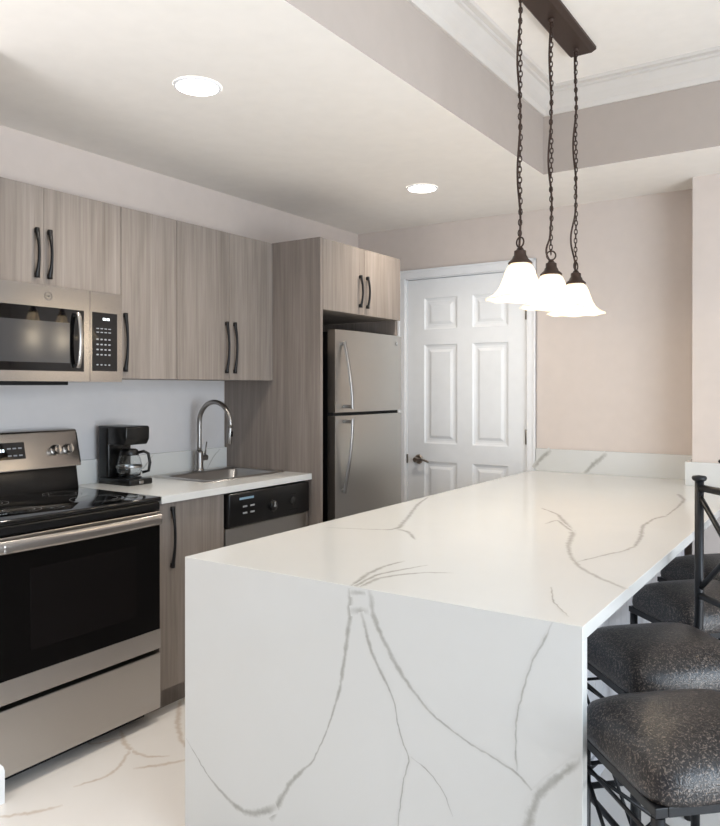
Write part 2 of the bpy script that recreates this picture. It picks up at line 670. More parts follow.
b = B()   # crown moulding round the tray
prof = [(0, 2.748), (.012, 2.748), (.016, 2.760), (.020, 2.772), (.032, 2.784), (.046, 2.800), (.058, 2.818), (.066, 2.832),
        (.078, 2.836), (.080, 2.846), (.100, 2.850), (.106, ZU), (0, ZU)]
rings = []
for p, z in prof:
    rings.append([b.bm.verts.new(q) for q in ((TX0 + p, TY0 + p, z), (TX1 - p, TY0 + p, z), (TX1 - p, TY1 - p, z), (TX0 + p, TY1 - p, z))])
for A, C in zip(rings, rings[1:]):
    for j in range(4):
        b.bm.faces.new([A[j], A[(j + 1) % 4], C[(j + 1) % 4], C[j]])
struct(b.obj('trim_1', M['crown']))

# windows of the dining side (behind and to the right of the camera)
for nm, fix in (('window_1', 'x'), ('window_2', 'y')):
    b = B()
    if fix == 'x':
        for y in (-5.2, -3.62, -2.05):
            b.box(RX + .02, RX + .08, y, y + .05, .25, 2.4, .004)
        for z in (.25, 2.35):
            b.box(RX + .02, RX + .08, -5.2, -2.0, z, z + .05, .004)
    else:
        for x in (1.5, 3.18, 4.85):
            b.box(x, x + .05, FY - .08, FY - .02, .2, 2.45, .004)
        for z in (.2, 2.4):
            b.box(1.5, 4.9, FY - .08, FY - .02, z, z + .05, .004)
    fr = struct(b.obj(nm, M['trim']))
    b = B()
    if fix == 'x':
        b.box(RX + .045, RX + .051, -5.15, -2.05, .3, 2.35)
    else:
        b.box(1.55, 4.85, FY - .053, FY - .047, .25, 2.4)
    b.obj('pane', M['glass'], fr)

# baseboards
def base_prof(b, x0, y0, x1, y1, nx, ny, h=.13):
    pr = [(0, 0), (.015, 0), (.015, h - .03), (.012, h - .014), (.006, h - .003), (0, h)]
    A = [b.bm.verts.new((x0 + nx * p, y0 + ny * p, z)) for p, z in pr]
    C = [b.bm.verts.new((x1 + nx * p, y1 + ny * p, z)) for p, z in pr]
    for i in range(len(pr)):
        j = (i + 1) % len(pr)
        b.bm.faces.new([A[i], A[j], C[j], C[i]])
    b.bm.faces.new(A[::-1]); b.bm.faces.new(C)

b = B()
base_prof(b, 2.272, -.245, RX, -.245, 0, -1)
base_prof(b, .05, 0, .335, 0, 0, -1)
struct(b.obj('baseboard_back', M['trim']))
b = B()
base_prof(b, RX, FY, RX, -.26, -1, 0)
struct(b.obj('baseboard_right', M['trim']))
b = B()
base_prof(b, 0, -7.4, 0, -3.21, 1, 0)
struct(b.obj('baseboard_left', M['trim']))
b = B()   # the moulded cap round the partition's end, a mitred U
pr = [(0, 0), (.016, 0), (.016, .105), (.013, .118), (.007, .127), (0, .131)]
rings = []
for p, z in pr:
    rings.append([b.bm.verts.new(q) for q in ((0.02, -3.19 - p, z), (.655 + p, -3.19 - p, z), (.655 + p, -3.055 + p, z), (.655, -3.055 + p, z), (.655, -3.055, z), (.655, -3.19, z), (.02, -3.19, z))])
for A, C in zip(rings, rings[1:]):
    for j in range(7):
        try:
            b.bm.faces.new([A[j], A[(j + 1) % 7], C[(j + 1) % 7], C[j]])
        except ValueError:
            pass
bmesh.ops.remove_doubles(b.bm, verts=b.bm.verts[:], dist=1e-5)
struct(b.obj('baseboard_partition', M['trim']))

# door casing, jamb and door
b = B()
def casing(b, x0, x1, z0, z1):
    b.box(x0, x1, -.016, 0, z0, z1, .004)
cw = .058
for x0, x1 in ((.337, .395), (1.272, 1.330)):
    b.box(x0, x1, -.014, 0, 0, 2.100, .003)
b.box(.337, .352, -.02, 0, 0, 2.155, .003)
b.box(1.315, 1.330, -.02, 0, 0, 2.155, .003)
b.box(.337, 1.330, -.014, 0, 2.100, 2.158, .003)
b.box(.337, 1.330, -.02, 0, 2.143, 2.158, .003)
for x0, x1 in ((.395, .402), (1.265, 1.272)):
    b.box(x0, x1, 0, .12, 0, 2.100)
b.box(.395, 1.272, 0, .12, 2.093, 2.100)
b.box(.402, .412, .055, .07, 0, 2.093)
b.box(1.255, 1.265, .055, .07, 0, 2.093)
b.box(.402, 1.265, .055, .07, 2.083, 2.093)
struct(b.obj('trim_2', M['trim']))

# six-panel door slab; face at y=.006
b = B()
X0, X1 = .4045, 1.2625
cols = [(.535, .782), (.893, 1.142)]
rows = [(.24, .862), (.982, 1.648), (1.750, 1.962)]
YF, YB = .008, .046
t = bmesh.new()
xs = [X0, cols[0][0], cols[0][1], cols[1][0], cols[1][1], X1]
zs = [.008, rows[0][0], rows[0][1], rows[1][0], rows[1][1], rows[2][0], rows[2][1], 2.089]
for i in range(5):
    for j in range(7):
        x0, x1, z0, z1 = xs[i], xs[i + 1], zs[j], zs[j + 1]
        if i in (1, 3) and j in (1, 3, 5):
            # moulded recess with a raised field
            steps = [(0, 0), (.008, .007), (.020, .011), (.034, .011), (.052, .003), (.054, .003)]
            pr = None
            for ins, dep in steps:
                ring = [t.verts.new((x, YF + dep, z)) for x, z in ((x0 + ins, z0 + ins), (x1 - ins, z0 + ins), (x1 - ins, z1 - ins), (x0 + ins, z1 - ins))]
                if pr:
                    for q in range(4):
                        t.faces.new([pr[q], pr[(q + 1) % 4], ring[(q + 1) % 4], ring[q]])
                pr = ring
            t.faces.new(pr)
        else:
            t.faces.new([t.verts.new(p) for p in ((x0, YF, z0), (x1, YF, z0), (x1, YF, z1), (x0, YF, z1))])
bmesh.ops.remove_doubles(t, verts=t.verts[:], dist=1e-5)
b.merge(t)
for q in (((X0, YF, .008), (X0, YB, .008), (X0, YB, 2.089), (X0, YF, 2.089)), ((X1, YF, .008), (X1, YB, .008), (X1, YB, 2.089), (X1, YF, 2.089)),
          ((X0, YF, 2.089), (X1, YF, 2.089), (X1, YB, 2.089), (X0, YB, 2.089)), ((X0, YF, .008), (X1, YF, .008), (X1, YB, .008), (X0, YB, .008)),
          ((X0, YB, .008), (X1, YB, .008), (X1, YB, 2.089), (X0, YB, 2.089))):
    b.quad(q)
door = struct(b.obj('door_1', M['door']))
b = B()
hx, hz = .492, .872
b.lathe([(0, .012), (.026, .012), (.030, .008), (.0315, 0), (.0315, -.002)], (hx, YF - .012, hz), 28, 'y')
b = B()
b.lathe([(.0, -.010), (.024, -.010), (.030, -.006), (.0325, .0)], (hx, YF, hz), 28, 'y')
b.lathe([(.013, -.046), (.012, -.01)], (hx, YF, hz), 16, 'y')
b.lathe([(0, -.056), (.014, -.055), (.019, -.048), (.019, -.042), (.012, -.038)], (hx, YF, hz), 20, 'y')
b.tube([(hx, YF - .048, hz), (hx + .03, YF - .05, hz + .002), (hx + .06, YF - .05, hz + .001), (hx + .085, YF - .046, hz - .006), (hx + .10, YF - .042, hz - .014)],
       [(.009, .007), (.008, .006), (.0075, .0055), (.007, .005), (.005, .004)], 12)
b.obj('door_handle', M['nickel_warm'], door, smooth_angle=40)
b = B()
b.box(.398, .410, .000, .012, hz - .03, hz + .03, .001)
b.obj('latch_plate', M['hinge'], door)
for z in (.30, 1.05, 1.828):
    b = B()
    b.box(1.2555, 1.2715, .001, .010, z - .045, z + .045, .001)
    b.tube([(1.266, -.003, z - .046), (1.266, -.003, z + .046)], .0065, 10)
    b.obj('hinge', M['hinge'], door)

# ------------------------------------------------------------------ recessed lights
for (x, y, lbl) in ((.985, -2.49, 'round recessed ceiling downlight nearest the camera, above the range and sink'),
                    (.99, -.833, 'round recessed ceiling downlight farther back, above the fridge and door'),
                    (.985, -4.15, None)):
    if lbl is None:      # added fill without a fitting, brightens the near end of the kitchen
        spot('downlight_or_fill_beam', (x, y, ZL - .02), P_DOWN, (1, .90, .78), math.radians(150), .9, .07)
        continue
    t = thing('recessed_downlight', lbl, 'ceiling light', (x, y, ZL), 0)
    b = B()
    b.lathe([(.074, -.004), (.077, -.007), (.084, -.005), (.087, -.0005)], (x, y, ZL), 40)
    b.obj('trim_ring', M['trim'], t)
    b = B()
    b.lathe([(0, -.006), (.076, -.006), (.076, -.002), (0, -.002)], (x, y, ZL), 40)
    b.obj('lens', M['lens'], t)
    spot('downlight_or_fill_beam', (x, y, ZL - .02), P_DOWN, (1, .90, .78), math.radians(150), .9, .07)
# ------------------------------------------------------------------ bow handle shared by all cabinet fronts
def bow(b, x, y, z0, z1, out=.024):
    """upright bow pull on a face at x, pushing towards +x: flat wide ends, narrow arched middle"""
    n = 22
    pts, rad = [], []
    for i in range(n + 1):
        t = i / n
        m = math.sin(PI * min(1, max(0, (t - .10) / .80)))
        o = .013 + (out - .013) * m ** .8
        wv = .0085 - .0035 * min(1, m * 1.2)
        pts.append((x + o, y, z0 + (z1 - z0) * t))
        rad.append((.006, wv + .0008))
    b.tube(pts, rad, 10, flat=(1, 0, 0))
    for z in (z0 + .010, z1 - .010):
        b.box(x, x + .014, y - .0055, y + .0055, z - .009, z + .009, .001)


def cabinet(name, label, x0, x1, y0, y1, z0, z1, doors, handles, toe=0, mat='wood', group=None, th=.02):
    """doors: list of (ya, yb); handles: (y, z0, z1) one per door"""
    t = thing(name, label, 'cabinet', (x0, (y0 + y1) / 2, z0), 0, group)
    b = B()
    if toe:
        b.box(x0, x1 - th - .001, y0, y1, z0 + toe, z1, .001)
        b.box(x0, x1 - .075, y0, y1, z0, z0 + toe)
    else:
        b.box(x0, x1 - th - .001, y0, y1, z0, z1, .001)
    b.obj('body', M[mat], t)
    zb = z0 + toe + (.004 if toe else 0)
    for (ya, yb), h in zip(doors, handles):
        b = B()
        b.box(x1 - th, x1, ya + .0008, yb - .0008, zb, z1 - .003, .0008)
        d = b.obj('door', M[mat], t)
        if h:
            b = B()
            bow(b, x1, *h)
            b.obj('handle', M['black_metal'], d)
    return t


e = .002
UB, UT = 1.395, 2.134
cabinet('wall_cabinet', 'low grey wood wall cabinet with two doors directly above the microwave', e, .36, -3.053, -2.334, 1.752, UT,
        [(-3.053, -2.694), (-2.694, -2.334)], [(-2.729, 1.777, 1.968), (-2.675, 1.777, 1.968)])
cabinet('wall_cabinet', 'narrow single-door grey wood wall cabinet just right of the microwave', e, .36, -2.332, -2.022, UB, UT,
        [(-2.332, -2.022)], [(-2.317, 1.424, 1.676)])
cabinet('wall_cabinet', 'two-door grey wood wall cabinet above the sink, beside the tall side panel', e, .36, -2.020, -1.348, UB, UT,
        [(-2.020, -1.679), (-1.679, -1.348)], [(-1.703, 1.428, 1.685), (-1.646, 1.428, 1.685)])
b = B()
b.box(e, .68, -1.346, -1.326, 0, UT, .0012)
tag(b.obj('side_panel', M['wood_shaded'], None, (.34, -1.336, 0)), 'tall grey wood panel between the sink counter and the fridge', 'panel')
cabinet('fridge_cabinet', 'deep grey wood cabinet with two doors mounted over the fridge', e, .68, -1.324, -.548, 1.762, UT,
        [(-1.324, -.936), (-.936, -.548)], [(-.988, 1.800, 1.980), (-.918, 1.800, 1.980)])
b = B()
b.box(e, .655, -.566, -.548, 0, 1.760, .0012)
tag(b.obj('fridge_end_panel', M['wood_shaded'], None, (.33, -.557, 0)), 'thin grey wood panel on the door side of the fridge', 'panel')

# base cabinet beside the range
cabinet('base_cabinet', 'grey wood base cabinet under the counter between the range and dishwasher', e, .605, -2.340, -1.967, 0, .880,
        [(-2.340, -1.967)], [(-2.275, .607, .862)], toe=.105)

# ------------------------------------------------------------------ worktop with the sink cut-out
t = thing('kitchen_worktop', 'white quartz worktop along the left wall holding the sink and coffee maker', 'worktop', (.3, -1.84, .882))
b = B()
SX0, SX1, SY0, SY1 = .085, .435, -1.885, -1.385
WX, WY0, WY1 = .625, -2.343, -1.348
b.box(e, SX0, WY0, WY1, .882, .912)
b.box(SX1, WX, WY0, WY1, .882, .912)
b.box(SX0, SX1, WY0, SY0, .882, .912)
b.box(SX0, SX1, SY1, WY1, .882, .912)
bmesh.ops.remove_doubles(b.bm, verts=b.bm.verts[:], dist=1e-5)
b.obj('slab', [M['quartz'], M['quartz_vein']], t)
b = B()
b.box(e, .022, WY0, WY1, .9122, 1.022, .0012)
b.ribbons([[(-1.98, .915, .006), (-1.93, .96, .008), (-1.87, 1.018, .006)], [(-1.5, .915, .004), (-1.46, .97, .006), (-1.40, 1.018, .005)]],
          lambda y, z, h: (.022 + h, y, z), .0003, 1)
tag(b.obj('stone_upstand', [M['quartz'], M['quartz_vein']], None, (.012, -1.84, .912)), 'low white quartz upstand along the wall behind the coffee maker and faucet', 'backsplash')

# thin sheet on the wall below the cabinets, cool light put into its colour
b = B()
b.box(0, .0018, -3.053, -1.348, .90, UB + .3)
struct(b.obj('wall_left_cool_lit', M['wall_cool_lit']))

# ------------------------------------------------------------------ sink
t = thing('kitchen_sink', 'stainless drop-in sink set in the white worktop below the faucet', 'sink', (.25, -1.64, .912))
b = B()
def rrect(x0, x1, y0, y1, r, z, n=5):
    out = []
    for cx_, cy_, a0 in ((x1 - r, y1 - r, 0), (x0 + r, y1 - r, 90), (x0 + r, y0 + r, 180), (x1 - r, y0 + r, 270)):
        for i in range(n + 1):
            a = math.radians(a0 + 90 * i / n)
            out.append((cx_ + r * math.cos(a), cy_ + r * math.sin(a), z))
    return out
loops = [rrect(.036, .462, -1.918, -1.356, .03, .9125), rrect(.038, .460, -1.916, -1.358, .03, .9165), rrect(.048, .450, -1.906, -1.368, .028, .918),
         rrect(.112, .430, -1.880, -1.392, .045, .9165), rrect(.118, .424, -1.874, -1.398, .045, .908), rrect(.124, .418, -1.866, -1.406, .05, .76),
         rrect(.150, .392, -1.840, -1.432, .05, .735)]
pr = None
for lp in loops:
    ring = [b.bm.verts.new(p) for p in lp]
    if pr:
        for i in range(len(ring)):
            f = b.bm.faces.new([pr[i], pr[(i + 1) % len(ring)], ring[(i + 1) % len(ring)], ring[i]])
            f.smooth = True
    pr = ring
b.bm.faces.new(pr)
b.obj('basin', M['sink'], t)
b = B()
b.lathe([(0, .7375), (.018, .7375), (.03, .741), (.042, .741), (.045, .737)], (.27, -1.636, 0), 24)
b.obj('drain', M['nickel'], t)

# ------------------------------------------------------------------ faucet
fx, fy = .078, -1.612
t = thing('kitchen_faucet', 'brushed nickel gooseneck faucet standing behind the sink', 'faucet', (fx, fy, .918))
b = B()
b.lathe([(0, .918), (.027, .918), (.027, .923), (.023, .928), (.0215, .932), (.0215, 1.010), (.019, 1.020), (.0135, 1.024)], (fx, fy, 0), 28)
b.obj('body', M['nickel'], t, smooth_angle=40)
b = B()
R_ = .112
zc = 1.282 - R_
pts = [(fx, fy, 1.018 + i * (zc - 1.018) / 6) for i in range(6)]
for i in range(0, 19):
    a = PI - PI * i / 18 * 1.06
    pts.append((fx + R_ + R_ * math.cos(a), fy, zc + R_ * math.sin(a)))
b.tube(pts, .0125, 16)
b.obj('neck', M['nickel'], t)
p0 = Vector(pts[-1]); dr = (Vector(pts[-1]) - Vector(pts[-2])).normalized()
b = B()
b.tube([p0 - dr * .004, p0 + dr * .002, p0 + dr * .03, p0 + dr * .07, p0 + dr * .082], [.0125, .0145, .0155, .0165, .014], 18)
sp = b.obj('spray_head', M['nickel'], t, smooth_angle=50)
b = B()
q = p0 + dr * .03
b.box(q.x + .012, q.x + .020, fy - .006, fy + .006, q.z - .014, q.z + .014, .002)
b.obj('spray_button', M['black_plastic'], sp)
b = B()
b.tube([(fx, fy + .018, .984), (fx, fy + .052, .984)], [.0155, .0155], 18)
lv = b.obj('handle_hub', M['nickel'], t, smooth_angle=50)
b = B()
b.tube([(fx, fy + .040, .99), (fx + .002, fy + .046, 1.03), (fx + .004, fy + .050, 1.068)], [(.006, .005), (.0045, .004), (.0035, .003)], 10)
b.obj('lever', M['nickel'], lv)

# ------------------------------------------------------------------ coffee maker
cx0, cy0 = .045, -2.205
t = thing('coffee_maker', 'small black drip coffee maker with glass carafe on the left worktop', 'coffee maker', (.15, -2.13, .912))
cya, cyb = -2.212, -2.078      # body width
b = B()
b.box(.040, .262, cya, cyb, .912, .940, .008, 3)
b.obj('base', M['black_plastic'], t, smooth_angle=40)
b = B()
b.box(.040, .112, cya, cyb, .938, 1.176, .010, 3)
b.obj('water_tank', M['black_plastic'], t, smooth_angle=40)
b = B()
b.prism([(.040, 1.168), (.040, 1.180), (.232, 1.180), (.240, 1.172), (.238, 1.120), (.222, 1.094), (.112, 1.094), (.112, 1.168)], cya, cyb, 'y', .005)
b.obj('brew_head', M['black_plastic'], t, smooth_angle=40)
ccx, ccy = .178, (cya + cyb) / 2
b = B()
b.lathe([(0, .941), (.055, .941), (.056, .944), (0, .944)], (ccx, ccy, 0), 28)
b.obj('warming_plate', M['black_metal'], t)
ca = B()
ca.lathe([(0, .946), (.040, .946), (.050, .952), (.0575, .972), (.058, .995), (.052, 1.025), (.042, 1.050), (.040, 1.062),
          (.0385, 1.062), (.0405, 1.050), (.0505, 1.024), (.0562, .995), (.0558, .973), (.0485, .954), (0, .949)], (ccx, ccy, 0), 32)
cf = ca.obj('carafe', M['glass'], t)
b = B()
b.lathe([(0, 1.074), (.030, 1.074), (.040, 1.068), (.0415, 1.060), (.0435, 1.050), (.0435, 1.045), (.042, 1.045), (.041, 1.058), (0, 1.060)], (ccx, ccy, 0), 32)
b.obj('lid', M['black_plastic'], cf)
b = B()
ang = math.radians(38)
hd = Vector((math.cos(ang), math.sin(ang), 0))
cc = Vector((ccx, ccy, 0))
b.tube([cc + hd * .040 + Vector((0, 0, 1.056)), cc + hd * .066 + Vector((0, 0, 1.062)), cc + hd * .086 + Vector((0, 0, 1.052)), cc + hd * .094 + Vector((0, 0, 1.010)),
        cc + hd * .088 + Vector((0, 0, .972)), cc + hd * .060 + Vector((0, 0, .965))], [(.007, .009)] * 6, 12)
b.obj('carafe_handle', M['black_plastic'], cf)
b = B()
b.lathe([(.0588, .988), (.0592, .990), (.0592, .996), (.0588, .998)], (ccx, ccy, 0), 32)
b.obj('band', M['nickel'], cf)
b = B()
b.box(.258, .265, ccy - .012, ccy + .012, .918, .932, .002)
b.obj('switch', M['nickel'], t)

# ------------------------------------------------------------------ range
RY0, RY1 = -3.050, -2.350
RXF = .612
t = thing('electric_range', 'stainless electric range with black glass top, set into the left counter run', 'range', (.33, (RY0 + RY1) / 2, 0))
b = B()
b.box(.03, RXF - .03, RY0, RY1, .06, .895, .003)
b.obj('body', M['black_plastic'], t)
b = B()
b.box(.06, RXF - .075, RY0 + .01, RY1 - .01, 0, .060)
b.obj('kick_plate', M['dark_gap'], t)
b = B()
b.box(.09, RXF + .020, RY0, RY1, .895, .914, .006, 3)
ck = b.obj('cooktop', M['black_glass'], t, smooth_angle=40)
for bx, by, br in ((.22, -2.52, .075), (.46, -2.53, .10), (.22, -2.86, .09), (.46, -2.86, .075)):
    b = B()
    for r_ in (br, br - .022):
        b.lathe([(r_, .9144), (r_ + .0016, .9144)], (bx, by, 0), 48)
    b.obj('burner_ring', M['grey_mark'], ck)
b = B()
b.prism([(.005, .90), (.100, .90), (.080, 1.020), (.070, 1.022), (.005, 1.022)], RY0 + .004, RY1 - .004, 'y', .003)
b.obj('backguard', M['black_plastic'], t, smooth_angle=40)
b = B()
b.prism([(.005, 1.016), (.112, 1.012), (.108, 1.026), (.074, 1.166), (.066, 1.173), (.005, 1.173)], RY0, RY1, 'y', .004)
cp = b.obj('control_panel', M['steel'], t, smooth_angle=40)
# sloping panel face: from (.128,1.030) to (.104,1.166)
sl = Vector((.074 - .108, 0, 1.166 - 1.026)).normalized()
nrm = Vector((sl.z, 0, -sl.x))
def pf(y, s_, out=0):
    p = Vector((.108, 0, 1.026)) + sl * s_ + nrm * out
    return Vector((p.x, y, p.z))
def pface(b, y0, y1, s0, s1, o0, o1, bev=.0015):
    t_ = bmesh.new()
    bmesh.ops.create_cube(t_, size=1)
    for v in t_.verts:
        v.co = pf(y0 + (v.co.x + .5) * (y1 - y0), s0 + (v.co.y + .5) * (s1 - s0), o0 + (v.co.z + .5) * (o1 - o0))
    bmesh.ops.bevel(t_, geom=t_.edges[:], offset=bev, segments=2, affect='EDGES', profile=.5)
    b.merge(t_)
b = B()
pface(b, -2.93, -2.607, .036, .106, -.002, .002)
b.mi = 2
for yy in (-2.745, -2.733, -2.718, -2.706):
    pface(b, yy, yy + .008, .068, .080, .0022, .003, .0002)
b.mi = 1
for i in range(3):
    for j in range(2):
        pface(b, -2.685 + i * .024, -2.669 + i * .024, .048 + j * .030, .054 + j * .030, .0022, .003, .0002)
b.obj('display', [M['black_glass'], M['grey_mark'], M['display']], cp)
for ky in (-2.463, -2.405, -2.98 + .0, -2.955 + .0):
    pass
for ky in (-2.468, -2.408, -3.005, -2.960):
    b = B()
    R2 = Matrix.Translation(pf(ky, .062)) @ nrm.to_track_quat('Z', 'Y').to_matrix().to_4x4()
    t_ = B()
    t_.lathe([(.0235, 0), (.0235, .004), (.019, .007), (.018, .022), (.016, .025), (0, .025)], (0, 0, 0), 26)
    b.merge(t_.bm, R2)
    t_ = bmesh.new()
    bmesh.ops.create_cube(t_, size=1)
    for v in t_.verts:
        v.co = Vector((v.co.x * .008, v.co.y * .036, .024 + (v.co.z + .5) * .012))
    bmesh.ops.bevel(t_, geom=t_.edges[:], offset=.002, segments=2, affect='EDGES')
    b.merge(t_, R2)
    kb = b.obj('knob', M['steel'], cp, smooth_angle=40)
b = B()
pface(b, RY1 - .0045, RY1 - .001, .0, .135, -.02, .002, .0005)
b.obj('end_trim', M['black_plastic'], cp)
# front trim under the glass
b = B()
b.box(RXF - .03, RXF + .014, RY0 + .002, RY1 - .002, .860, .893, .005)
b.obj('front_trim', M['black_plastic'], t)
# oven door
b = B()
b.box(RXF - .028, RXF + .015, RY0 + .003, RY1 - .003, .300, .855, .004)
od = b.obj('oven_door', M['oven_glass'], t)
b = B()
b.box(RXF + .010, RXF + .0175, RY0 + .003, RY1 - .003, .838, .856, .002)
b.obj('upper_band', M['steel'], od)
b = B()
b.box(RXF + .012, RXF + .0185, RY0 + .003, RY1 - .003, .300, .378, .002)
b.obj('lower_band', M['steel_dim'], od)
b = B()
b.box(RXF + .0145, RXF + .0158, RY0 + .13, RY1 - .125, .455, .735, .0004)
b.obj('oven_window', M['oven_window'], od)
b = B()   # full-width flat bow handle
hp = []
n = 30
for i in range(n + 1):
    u = i / n
    o = .034 + .014 * math.sin(PI * u)
    hp.append((RXF + o, RY0 + .004 + (RY1 - RY0 - .020) * u, .826))
b.tube(hp, [(.022, .009)] * (n + 1), 16, flat=(0, 0, 1))
for y in (RY0 + .035, RY1 - .035):
    b.box(RXF + .012, RXF + .044, y - .018, y + .018, .806, .838, .004)
b.obj('handle', M['steel'], od, smooth_angle=50)
b = B()
b.box(RXF - .028, RXF + .018, RY0 + .003, RY1 - .003, .056, .282, .005)
b.obj('storage_drawer', M['steel_dim'], t)

# ------------------------------------------------------------------ over-the-range microwave
MY0, MY1 = -3.048, -2.352
MX = .388
t = thing('microwave', 'stainless over-the-range microwave with a dark window, hung below the low cabinet', 'microwave', (.2, (MY0 + MY1) / 2, 1.374))
b = B()
b.box(.004, MX - .04, MY0 + .002, MY1 - .002, 1.380, 1.748, .003)
b.obj('case', M['black_plastic'], t)
b = B()
b.box(.02, MX - .05, MY0 + .03, MY1 - .22, 1.366, 1.381, .003)
b.obj('underside_vent', M['dark_gap'], t)
def bowx(y):            # the front bulges gently towards the middle of the door
    u = (y - MY0) / (MY1 - MY0)
    return MX + .012 * math.sin(PI * min(1, max(0, u)))
def fronts(b, y0, y1, z0, z1, thick, base, bev=0):
    n = max(3, int((y1 - y0) / .02))
    F_, K_ = [], []
    for i in range(n + 1):
        y = y0 + (y1 - y0) * i / n
        x = bowx(y) + base
        F_.append((b.bm.verts.new((x, y, z0)), b.bm.verts.new((x, y, z1))))
        K_.append((b.bm.verts.new((x - thick, y, z0)), b.bm.verts.new((x - thick, y, z1))))
    for i in range(n):
        for q in ([F_[i][0], F_[i + 1][0], F_[i + 1][1], F_[i][1]], [K_[i][0], K_[i][1], K_[i + 1][1], K_[i + 1][0]],
                  [F_[i][1], F_[i + 1][1], K_[i + 1][1], K_[i][1]], [F_[i][0], K_[i][0], K_[i + 1][0], F_[i + 1][0]]):
            f = b.bm.faces.new(q)
    b.bm.faces.new([F_[0][0], F_[0][1], K_[0][1], K_[0][0]])
    b.bm.faces.new([F_[-1][0], K_[-1][0], K_[-1][1], F_[-1][1]])
YD = -2.514   # door / control column split
b = B()
fronts(b, MY0, YD - .001, 1.380, 1.748, .04, 0)
dr_ = b.obj('door', M['steel'], t, smooth_angle=30)
b = B()
fronts(b, MY0 + .010, YD - .030, 1.420, 1.664, .004, .002)
gl = b.obj('door_glass', M['black_glass'], dr_, smooth_angle=30)
b = B()
fronts(b, MY0 + .06, -2.610, 1.452, 1.610, .002, .0028)
b.obj('window', M['mw_window'], dr_, smooth_angle=30)
b = B()   # upright curved handle at the door's edge
hp = []
for i in range(25):
    u = i / 24
    hp.append((bowx(-2.575) + .014 + .018 * math.sin(PI * u) ** .6, -2.580, 1.436 + .214 * u))
b.tube(hp, [(.006, .010)] * 25, 14, flat=(1, 0, 0))
b.box(MX - .002, MX + .026, -2.587, -2.573, 1.434, 1.450, .003)
b.box(MX - .002, MX + .026, -2.587, -2.573, 1.636, 1.652, .003)
b.obj('handle', M['steel'], dr_, smooth_angle=50)
b = B()   # round emblem on the top band
ey, ez = -2.702, 1.707
ex = bowx(ey) + .0006
for r0, r1 in ((.0150, .0165), (.0118, .0125)):
    ring = []
    for rr in (r0, r1):
        ring.append([(ex, ey + rr * math.cos(2 * PI * j / 32), ez + rr * math.sin(2 * PI * j / 32)) for j in range(32)])
    for j in range(32):
        k2 = (j + 1) % 32
        b.quad([ring[0][j], ring[0][k2], ring[1][k2], ring[1][j]])
text_mesh(b, 'GE', .0125, lambda x, y, z: (ex + z, ey + x, ez + y))
b.obj('emblem', M['emblem'], dr_)
b = B()
fronts(b, YD + .001, MY1, 1.380, 1.748, .04, 0)
cc_ = b.obj('control_column', M['steel'], t, smooth_angle=30)
b = B()
fronts(b, YD + .012, MY1 - .026, 1.424, 1.664, .004, .002)
b.mi = 1
yk0 = YD + .030
for r_ in range(4):
    for c_ in range(4):
        y = yk0 + c_ * .020
        z = 1.488 + r_ * .021
        b.box(bowx(y) + .0015, bowx(y) + .0028, y, y + .010, z, z + .006)
for c_ in range(4):
    y = yk0 + c_ * .020
    b.box(bowx(y) + .0015, bowx(y) + .0028, y, y + .012, 1.596, 1.600)
    b.box(bowx(y) + .0015, bowx(y) + .0028, y, y + .012, 1.581, 1.585)
    b.box(bowx(y) + .0015, bowx(y) + .0028, y, y + .009, 1.447, 1.452)
b.mi = 2
for y in (-2.452, -2.444, -2.433, -2.425):
    b.box(bowx(y) + .0015, bowx(y) + .0030, y, y + .006, 1.633, 1.643)
b.obj('keypad', [M['black_glass'], M['grey_mark'], M['display']], cc_, smooth_angle=30)

# ------------------------------------------------------------------ dishwasher
DY0, DY1 = -1.964, -1.350
t = thing('dishwasher', 'dishwasher with black control strip and steel door under the sink counter', 'dishwasher', (.32, (DY0 + DY1) / 2, 0))
b = B()
b.box(.03, .58, DY0, DY1 - .027, .02, .715)
b.obj('tub', M['dark_gap'], t)
b = B()
b.box(.582, .612, DY0 + .004, DY1 - .028, .11, .716, .004)
b.obj('door', M['steel_v'], t)
b = B()
b.box(.45, .53, DY0 + .01, DY1 - .03, 0, .105)
b.obj('toe_kick', M['black_plastic'], t)
b = B()
b.box(.580, .632, DY0 + .003, DY1 - .026, .720, .874, .008, 3)
cp = b.obj('control_strip', M['black_plastic'], t, smooth_angle=40)
b = B()
b.box(.632, .6335, -1.895, -1.800, .842, .852)
b.obj('badge', M['blue_mark'], cp)
for i in range(2):
    for j in range(2):
        b = B()
        b.box(.6315, .6345, -1.873 + i * .050, -1.845 + i * .050, .775 + j * .030, .783 + j * .030, .001)
        b.obj('push_button', M['grey_mark'], cp)
b = B()
b.lathe([(.030, 0), (.030, .003), (.026, .004), (.024, .014), (.020, .017), (0, .017)], (.632, -1.667, .787), 28, 'x')
kn = b.obj('dial', M['black_plastic'], cp, smooth_angle=40)
b = B()
b.box(.648, .651, -1.670, -1.664, .787, .807, .0005)
b.box(.648, .651, -1.674, -1.660, .784, .792, .0005)
b.obj('dial_mark', M['grey_mark'], kn)
b = B()
b.lathe([(.022, 0), (.022, .002), (0, .003)], (.632, -1.508, .790), 24, 'x')
b.box(.632, .6335, -1.545, -1.470, .748, .751)
b.box(.632, .6335, -1.535, -1.490, .826, .829)
b.obj('vent_mark', M['dark_gap'], cp)
# filler strip beside the tall panel
b = B()
b.box(.56, .600, DY1 - .024, DY1 - .001, 0, .880, .001)
tag(b.obj('filler_strip', M['wood_shaded'], None, (.58, -1.362, 0)), 'narrow grey wood filler between the dishwasher and the tall panel', 'panel')

